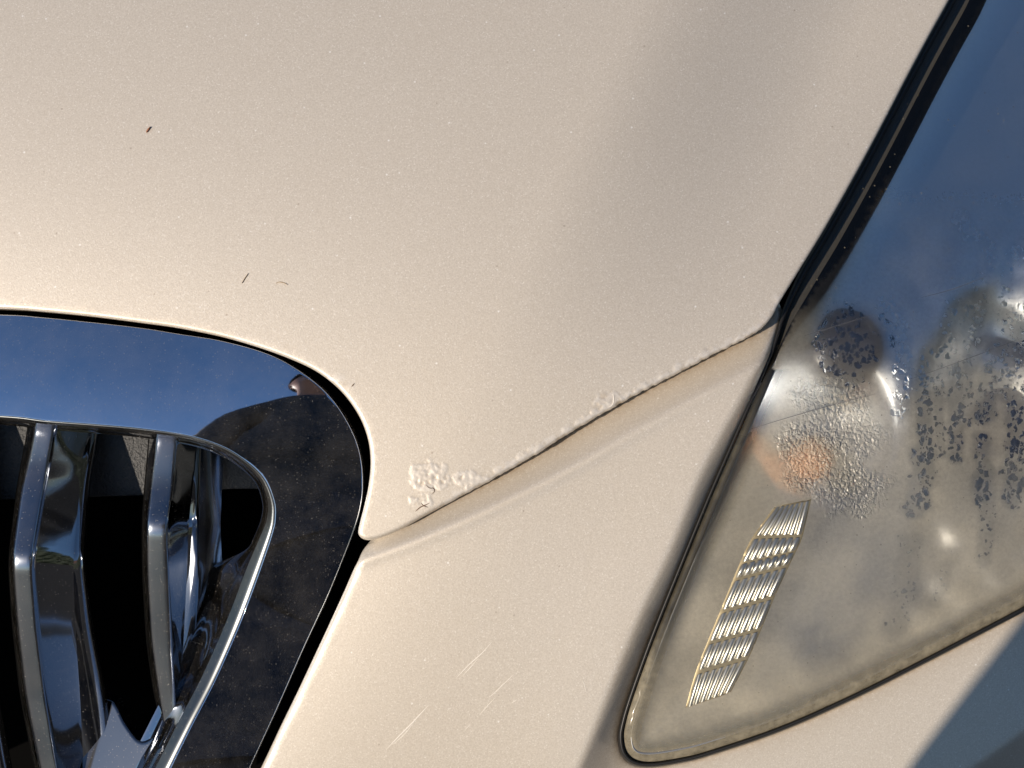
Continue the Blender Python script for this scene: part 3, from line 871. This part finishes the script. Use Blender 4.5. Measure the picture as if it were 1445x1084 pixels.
# prismatic side reflector moulded inside the lens: six rows of cushion ribs
LE = [(1097, 713), (1064, 758), (1046, 795), (1037, 817), (1018, 863), (1000, 907), (984, 948), (969, 1001)]
RE = [(1144, 702), (1131, 757), (1122, 778), (1113, 797), (1092, 842), (1073, 888), (1056, 927), (1029, 979)]
NR = 7
for r in range(len(LE) - 1):
    for c in range(NR):
        verts = []; faces = []
        nu, nv = 7, 7
        for j in range(nv):
            tv = 0.09 + 0.86 * j / (nv - 1)
            l = np.array(LE[r]) * (1 - tv) + np.array(LE[r + 1]) * tv
            q = np.array(RE[r]) * (1 - tv) + np.array(RE[r + 1]) * tv
            for i in range(nu):
                tu = (c + 0.04 + 0.92 * i / (nu - 1)) / NR
                p = l * (1 - tu) + q * tu
                a = 2 * (i / (nu - 1)) - 1; b = 2 * j / (nv - 1) - 1
                h = 0.0013 * (1 - a * a) + 0.0012 * (1 - b ** 2)
                w = lens_surf(p[:1], p[1:2])[0] - 0.0036 + h * 0.9
                verts.append(P(p[0], p[1], w)[0])
        for j in range(nv - 1):
            for i in range(nu - 1):
                a = j * nu + i
                faces.append((a, a + nu, a + nu + 1, a + 1))
        link('prism_rib', verts, faces, RIB, lamp)

panel('prism_base', spline([(a - 3, b) for a, b in LE] , 6.0).tolist() + spline([(a + 2, b) for a, b in RE[::-1]], 6.0).tolist(), lambda x, y: lens_surf(x, y) - 0.0033, RIB_BASE, lamp, spacing=12, edge=1, skirt=0.0002, rings=(1.5,))
for pts in ([(1055, 607), (1110, 590), (1170, 573), (1235, 556)], [(1135, 474), (1180, 460), (1232, 444)], [(1300, 420), (1345, 408), (1392, 390)], [(1285, 535), (1350, 512), (1440, 478)]):
    ribbon('scratch', pts, 0.9, lens_surf, LENS_SCRATCH, lamp, 0.00012)

# ---------------------------------------------------------------- bits lying on the bonnet
ribbon('seed_husk', [(206, 187), (209, 183), (212, 179)], 2.8, hood_w, HUSK, None, 0.0002, 0.0008)
tag(bpy.data.objects['seed_husk'], 'tiny rust brown seed husk lying alone on the upper bonnet', 'seed')
ribbon('straw_fragment', [(341, 400), (344, 395), (350, 386)], 1.0, hood_w, STRAW, None, 0.0002, 0.0004)
tag(bpy.data.objects['straw_fragment'], 'short thin straw fragment on the bonnet above the chrome corner', 'straw')
ribbon('leaf_crumb', [(389, 400), (393, 398), (400, 399), (406, 402)], 1.0, hood_w, STRAW, None, 0.0002, 0.0003)
tag(bpy.data.objects['leaf_crumb'], 'pale crumb of dry leaf lying just right of the straw', 'leaf crumb')

# ---------------------------------------------------------------- road
def make_asphalt():
    m, nt, nd, lk = mat_new('asphalt')
    out = nd.new('ShaderNodeOutputMaterial'); b = nd.new('ShaderNodeBsdfPrincipled')
    tc = nd.new('ShaderNodeTexCoord')
    nz = N(nd, 'ShaderNodeTexNoise', Scale=90.0, Detail=5.0); lk.new(tc.outputs['Object'], nz.inputs['Vector'])
    r = ramp(nd, lk, nz.outputs['Fac'], 0.3, 0.7, (0.030, 0.030, 0.032, 1), (0.07, 0.068, 0.065, 1))
    lk.new(r.outputs[0], b.inputs['Base Color']); b.inputs['Roughness'].default_value = 0.95; b.inputs['Specular IOR Level'].default_value = 0.08
    bp = N(nd, 'ShaderNodeBump', Strength=0.6, Distance=0.004); lk.new(nz.outputs['Fac'], bp.inputs['Height']); lk.new(bp.outputs[0], b.inputs['Normal'])
    lk.new(b.outputs[0], out.inputs[0])
    return m
S = 600
road = link('road', [(-S, -S, 0), (S, -S, 0), (S, S, 0), (-S, S, 0)], [(0, 1, 2, 3)], make_asphalt(), None, False)
tag(road, kind='structure')

# ---------------------------------------------------------------- the photographer (seen in the chrome, shades the bumper end)
def make_person():
    cx, cy = -0.108, -0.66
    V = []; E = []; Rr = []
    def v(x, y, z, r, parent=None):
        V.append((cx + x, cy + y, z)); Rr.append(r if isinstance(r, tuple) else (r, r))
        if parent is not None: E.append((parent, len(V) - 1))
        return len(V) - 1
    pel = v(0, 0, .93, (.165, .12))
    wai = v(.01, .01, 1.10, (.185, .14), pel)
    che = v(0, .0, 1.27, (.19, .145), wai)
    top = v(0, -.01, 1.40, (.13, .09), che)
    nek = v(0, .005, 1.49, .056, top)
    jaw = v(0, .03, 1.555, (.066, .075), nek)
    fac = v(0, .03, 1.62, (.078, .095), jaw)
    crn = v(0, .015, 1.69, (.076, .09), fac)
    v(0, .005, 1.735, .045, crn)
    v(0, .125, 1.60, .012, fac)
    crt = v(0, 0, .80, (.15, .12), pel)
    for s in (-1, 1):
        hip = v(s * .078, 0, .74, .095, crt)
        kne = v(s * .092, .03, .47, .068, hip)
        ank = v(s * .12, -.01, .09, .045, kne)
        v(s * .13, .16, .035, .036, ank)
        ear = v(s * .083, .01, 1.61, .016, fac)
    def c(x, y, z):
        q = CAM_LOC + AX * x + AU * y + AW * (z + 0.045)
        return (q.x - cx, q.y - cy, q.z)
    n_arm = len(V)
    for s in (-1, 1):
        sh = v(s * .185, -.01, 1.385, .07, top)
        el = v(s * (.19 if s < 0 else .235), .03, 1.09, .056, sh)
        if s > 0:
            wr = v(*c(.205, -.085, .075), .028, el)
            pm = v(*c(.172, -.040, .020), (.030, .018), wr)
            for k in range(4):
                y = .006 - k * .019
                a = v(*c(.156, y, -.004), .0092, pm)
                b = v(*c(.128 + (.004, 0, .003, .010)[k], y, -.009), .0086, a)
                v(*c(.104 + (.008, 0, .005, .018)[k], y - .001, -.005), .0074, b)
            a = v(*c(.160, -.020, .032), .011, pm); v(*c(.130, -.012, .030), .0092, a)
        else:
            wr = v(*c(.040, -.180, .090), .028, el)
            pm = v(*c(.062, -.112, .030), (.030, .018), wr)
            for k in range(4):
                x = .098 - k * .018
                a = v(*c(x, -.082, -.002), .0092, pm)
                b = v(*c(x, -.058 + (0, .003, .002, -.004)[k], -.010), .0086, a)
                v(*c(x, -.036 + (0, .004, .003, -.008)[k], -.007), .0074, b)
            a = v(*c(.040, -.080, .030), .011, pm); v(*c(.050, -.052, .030), .0092, a)
    me = bpy.data.meshes.new('person')
    me.from_pydata(V, E, [])
    o = bpy.data.objects.new('person', me); COL.objects.link(o)
    sk = o.modifiers.new('skin', 'SKIN'); sk.use_smooth_shade = True; sk.branch_smoothing = 0.6
    for i, d in enumerate(me.skin_vertices[0].data):
        d.radius = Rr[i]; d.use_root = (i == 0)
    sb = o.modifiers.new('sub', 'SUBSURF'); sb.levels = 2; sb.render_levels = 2
    dg = bpy.context.evaluated_depsgraph_get()
    ev = o.evaluated_get(dg)
    m2 = bpy.data.meshes.new_from_object(ev)
    o.modifiers.clear()
    o.data = m2
    m2.name = 'person'
    m2.materials.clear()
    for m in (principled('dark_jacket', (0.024, 0.026, 0.034), 0.85, 0, 60.0, 0.5, 0.01), principled('navy_trousers', (0.034, 0.038, 0.052), 0.9, 0, 500.0, 0.4, 0.002),
              principled('skin', (0.42, 0.20, 0.13), 0.5, 0, 300.0, 0.2, 0.001), principled('dark_shoes', (0.02, 0.018, 0.016), 0.5)):
        m2.materials.append(m)
    HP = [Vector(q) for q, rr in zip(V[n_arm:], Rr[n_arm:]) if rr[0] < .0315]
    for p in m2.polygons:
        c = p.center; y = c.y - cy; z = c.z; x = c.x - cx
        i = 0 if z > .90 else 1
        if z < .085: i = 3
        if z > 1.47 and y < .2 and abs(x) < .15: i = 2
        if any((c - h).length < .052 for h in HP): i = 2
        p.material_index = i; p.use_smooth = True
    tag(o, 'person in a dark jacket and navy trousers holding up a phone before the car', 'person')
    # hair cap
    vs = []; fs = []
    n, mm = 20, 9
    for j in range(mm):
        th = (j / (mm - 1)) * 1.75
        for i in range(n):
            ph = 2 * math.pi * i / n
            fr = max(0.0, math.sin(ph))
            t2 = th * (1 - 0.38 * fr)
            vs.append((cx + .089 * math.sin(t2) * math.cos(ph), cy + .008 + .108 * math.sin(t2) * math.sin(ph), 1.655 + .112 * math.cos(t2)))
    for j in range(mm - 1):
        for i in range(n):
            k = (i + 1) % n
            fs.append((j * n + i, (j + 1) * n + i, (j + 1) * n + k, j * n + k))
    link('hair', vs, fs, principled('dark_hair', (0.02, 0.014, 0.010), 0.6, 0, 200.0, 0.6, 0.004), o)
make_person()

def bevel_box(name, lo, hi, mat, parent=None, bev=0.003, M=None):
    bm = bmesh.new()
    bmesh.ops.create_cube(bm, size=1)
    for q in bm.verts:
        q.co = Vector([lo[i] + (q.co[i] + .5) * (hi[i] - lo[i]) for i in range(3)])
    if bev:
        bmesh.ops.bevel(bm, geom=bm.edges[:], offset=bev, segments=2, affect='EDGES', profile=0.5)
    if M is not None:
        bm.transform(M)
    me = bpy.data.meshes.new(name); bm.to_mesh(me); bm.free()
    me.materials.append(mat)
    o = bpy.data.objects.new(name, me); COL.objects.link(o)
    if parent: o.parent = parent
    return o
_c = CAM_LOC + AW * 0.045
PM = Matrix(((AX.x, AU.x, AW.x, _c.x), (AX.y, AU.y, AW.y, _c.y), (AX.z, AU.z, AW.z, _c.z), (0, 0, 0, 1)))
phone = empty('phone', CAM_LOC + AW * 0.045)
def under(o, parent):
    o.parent = parent
    o.matrix_parent_inverse = Matrix.Translation(-Vector(parent.location))
under(bevel_box('phone_body', (-.014, -.062, .008), (.146, .014, .016), principled('phone_black_glass', (0.01, 0.01, 0.012), 0.1), None, 0.0025, PM), phone)
under(bevel_box('screen', (-.010, -.058, .0161), (.142, .010, .0166), principled('phone_screen', (0.02, 0.02, 0.025), 0.1), None, 0.0, PM), phone)
tag(phone, 'black phone held sideways in the hands of the person', 'phone')

# ---------------------------------------------------------------- the house beside the drive (seen in the chrome)
def make_house():
    brick, nt, nd, lk = mat_new('red_brown_brick')
    out = nd.new('ShaderNodeOutputMaterial'); b = nd.new('ShaderNodeBsdfPrincipled')
    tc = nd.new('ShaderNodeTexCoord')
    mp = nd.new('ShaderNodeMapping'); mp.inputs['Rotation'].default_value = (math.radians(90), 0, math.radians(90))
    bt = N(nd, 'ShaderNodeTexBrick', Scale=4.2); bt.inputs['Color1'].default_value = (0.12, 0.055, 0.04, 1); bt.inputs['Color2'].default_value = (0.09, 0.04, 0.03, 1); bt.inputs['Mortar'].default_value = (0.16, 0.14, 0.12, 1)
    lk.new(tc.outputs['Object'], mp.inputs[0]); lk.new(mp.outputs[0], bt.inputs['Vector'])
    lk.new(bt.outputs['Color'], b.inputs['Base Color']); b.inputs['Roughness'].default_value = 0.85
    lk.new(b.outputs[0], out.inputs[0])
    h = empty('house', (15, -13.0, 0))
    tag(h, 'red brown brick house with a dark tiled gable roof beyond the drive', 'house')
    x0, x1, y0, y1, e, rg = -3.5, 4.5, -5.0, 5.0, 4.6, 7.4
    ym = (y0 + y1) / 2
    vs = [(x0, y0, 0), (x1, y0, 0), (x1, y1, 0), (x0, y1, 0), (x0, y0, e), (x1, y0, e), (x1, y1, e), (x0, y1, e), (x0, ym, rg), (x1, ym, rg)]
    link('wall', vs, [(0, 1, 5, 4), (2, 3, 7, 6), (1, 2, 6, 9, 5), (3, 0, 4, 8, 7)], brick, h, False)
    rm = principled('dark_roof_tile', (0.06, 0.05, 0.045), 0.8, 0, 12.0, 0.5, 0.05)
    rv = []
    o_ = .35
    for (yy_, zz_) in ((y0 - o_, e - .2), (ym, rg + .12), (y1 + o_, e - .2)):
        for dz in (0, .14):
            rv += [(x0 - o_, yy_, zz_ + dz), (x1 + o_, yy_, zz_ + dz)]
    roof = link('roof', rv, [(2, 3, 7, 6), (6, 7, 11, 10), (0, 4, 5, 1), (4, 8, 9, 5), (0, 2, 6, 4), (4, 6, 10, 8), (1, 5, 7, 3), (5, 9, 11, 7), (0, 1, 3, 2), (8, 10, 11, 9)], rm, h, False)
    def bx(name, lo, hi, mat, par, off=None):
        o = bevel_box(name, lo, hi, mat, None, 0.01); o.parent = par; return o
    bx('chimney', (1.5, -.4, 6.6), (2.2, .4, 8.4), brick, roof)
    white = principled('white_frame', (0.75, 0.74, 0.70), 0.5)
    glass = principled('dark_window_glass', (0.02, 0.025, 0.03), 0.05)
    for (yw, zw) in ((-3.2, 1.0), (2.2, 1.0), (-3.0, 3.0), (2.2, 3.0)):
        f = bx('window', (x0 - .06, yw, zw), (x0 + .02, yw + 1.2, zw + 1.3), white, h)
        for k in (0, 1):
            bx('pane', (x0 - .07, yw + .07 + k * .56, zw + .08), (x0 - .062, yw + .57 + k * .56, zw + 1.22), glass, f)
    d = bx('door', (x0 - .06, -.5, 0.02), (x0 + .02, .5, 2.1), principled('green_door', (0.05, 0.09, 0.06), 0.4), h)
    bx('handle', (x0 - .12, .32, 1.0), (x0 - .06, .36, 1.12), CHROME, d)
make_house()

# ---------------------------------------------------------------- dark hedge added to darken what the slats reflect
def make_added_hedge():
    vs = []; fs = []
    ny, nt_ = 90, 26
    prof = [(0, 0)] + [(0, 2.6 * i / 9) for i in range(1, 10)] + [(1.2 * i / 7, 2.6) for i in range(1, 8)] + [(1.2, 2.6 * (1 - i / 9)) for i in range(1, 10)]
    for j in range(ny):
        yv = -13 + 17 * j / (ny - 1)
        for (x, z) in prof:
            q = Vector((x, yv, z))
            d = noise.fractal(q * 2.2, 1.0, 2.0, 4) * 0.22
            vs.append((5.6 + x + d * (1 if x > .6 else -1), yv, max(0, z + (d if z > 2.3 else 0))))
    m = len(prof)
    for j in range(ny - 1):
        for i in range(m - 1):
            a = j * m + i
            fs.append((a, a + 1, a + m + 1, a + m))
    # leaves standing off the mass
    for k in range(9000):
        yv = random.uniform(-13, 4); side = random.random()
        if side < .7: q = Vector((5.6 + random.uniform(-.22, .1), yv, random.uniform(0.05, 2.7)))
        else: q = Vector((5.6 + random.uniform(0, 1.2), yv, 2.6 + random.uniform(-.1, .28)))
        a = Vector((random.gauss(0, 1), random.gauss(0, 1), random.gauss(0, 1))).normalized(); b = a.orthogonal().normalized()
        n0 = len(vs)
        vs += [tuple(q - a * .035), tuple(q + b * .016), tuple(q + a * .035), tuple(q - b * .016)]
        fs.append((n0, n0 + 1, n0 + 2, n0 + 3))
    h = link('added_hedge', vs, fs, principled('hedge_leaf', (0.022, 0.034, 0.014), 0.7), None, False)
    tag(h, 'unseen hedge along the drive before the brick house', 'added_hedge')
make_added_hedge()
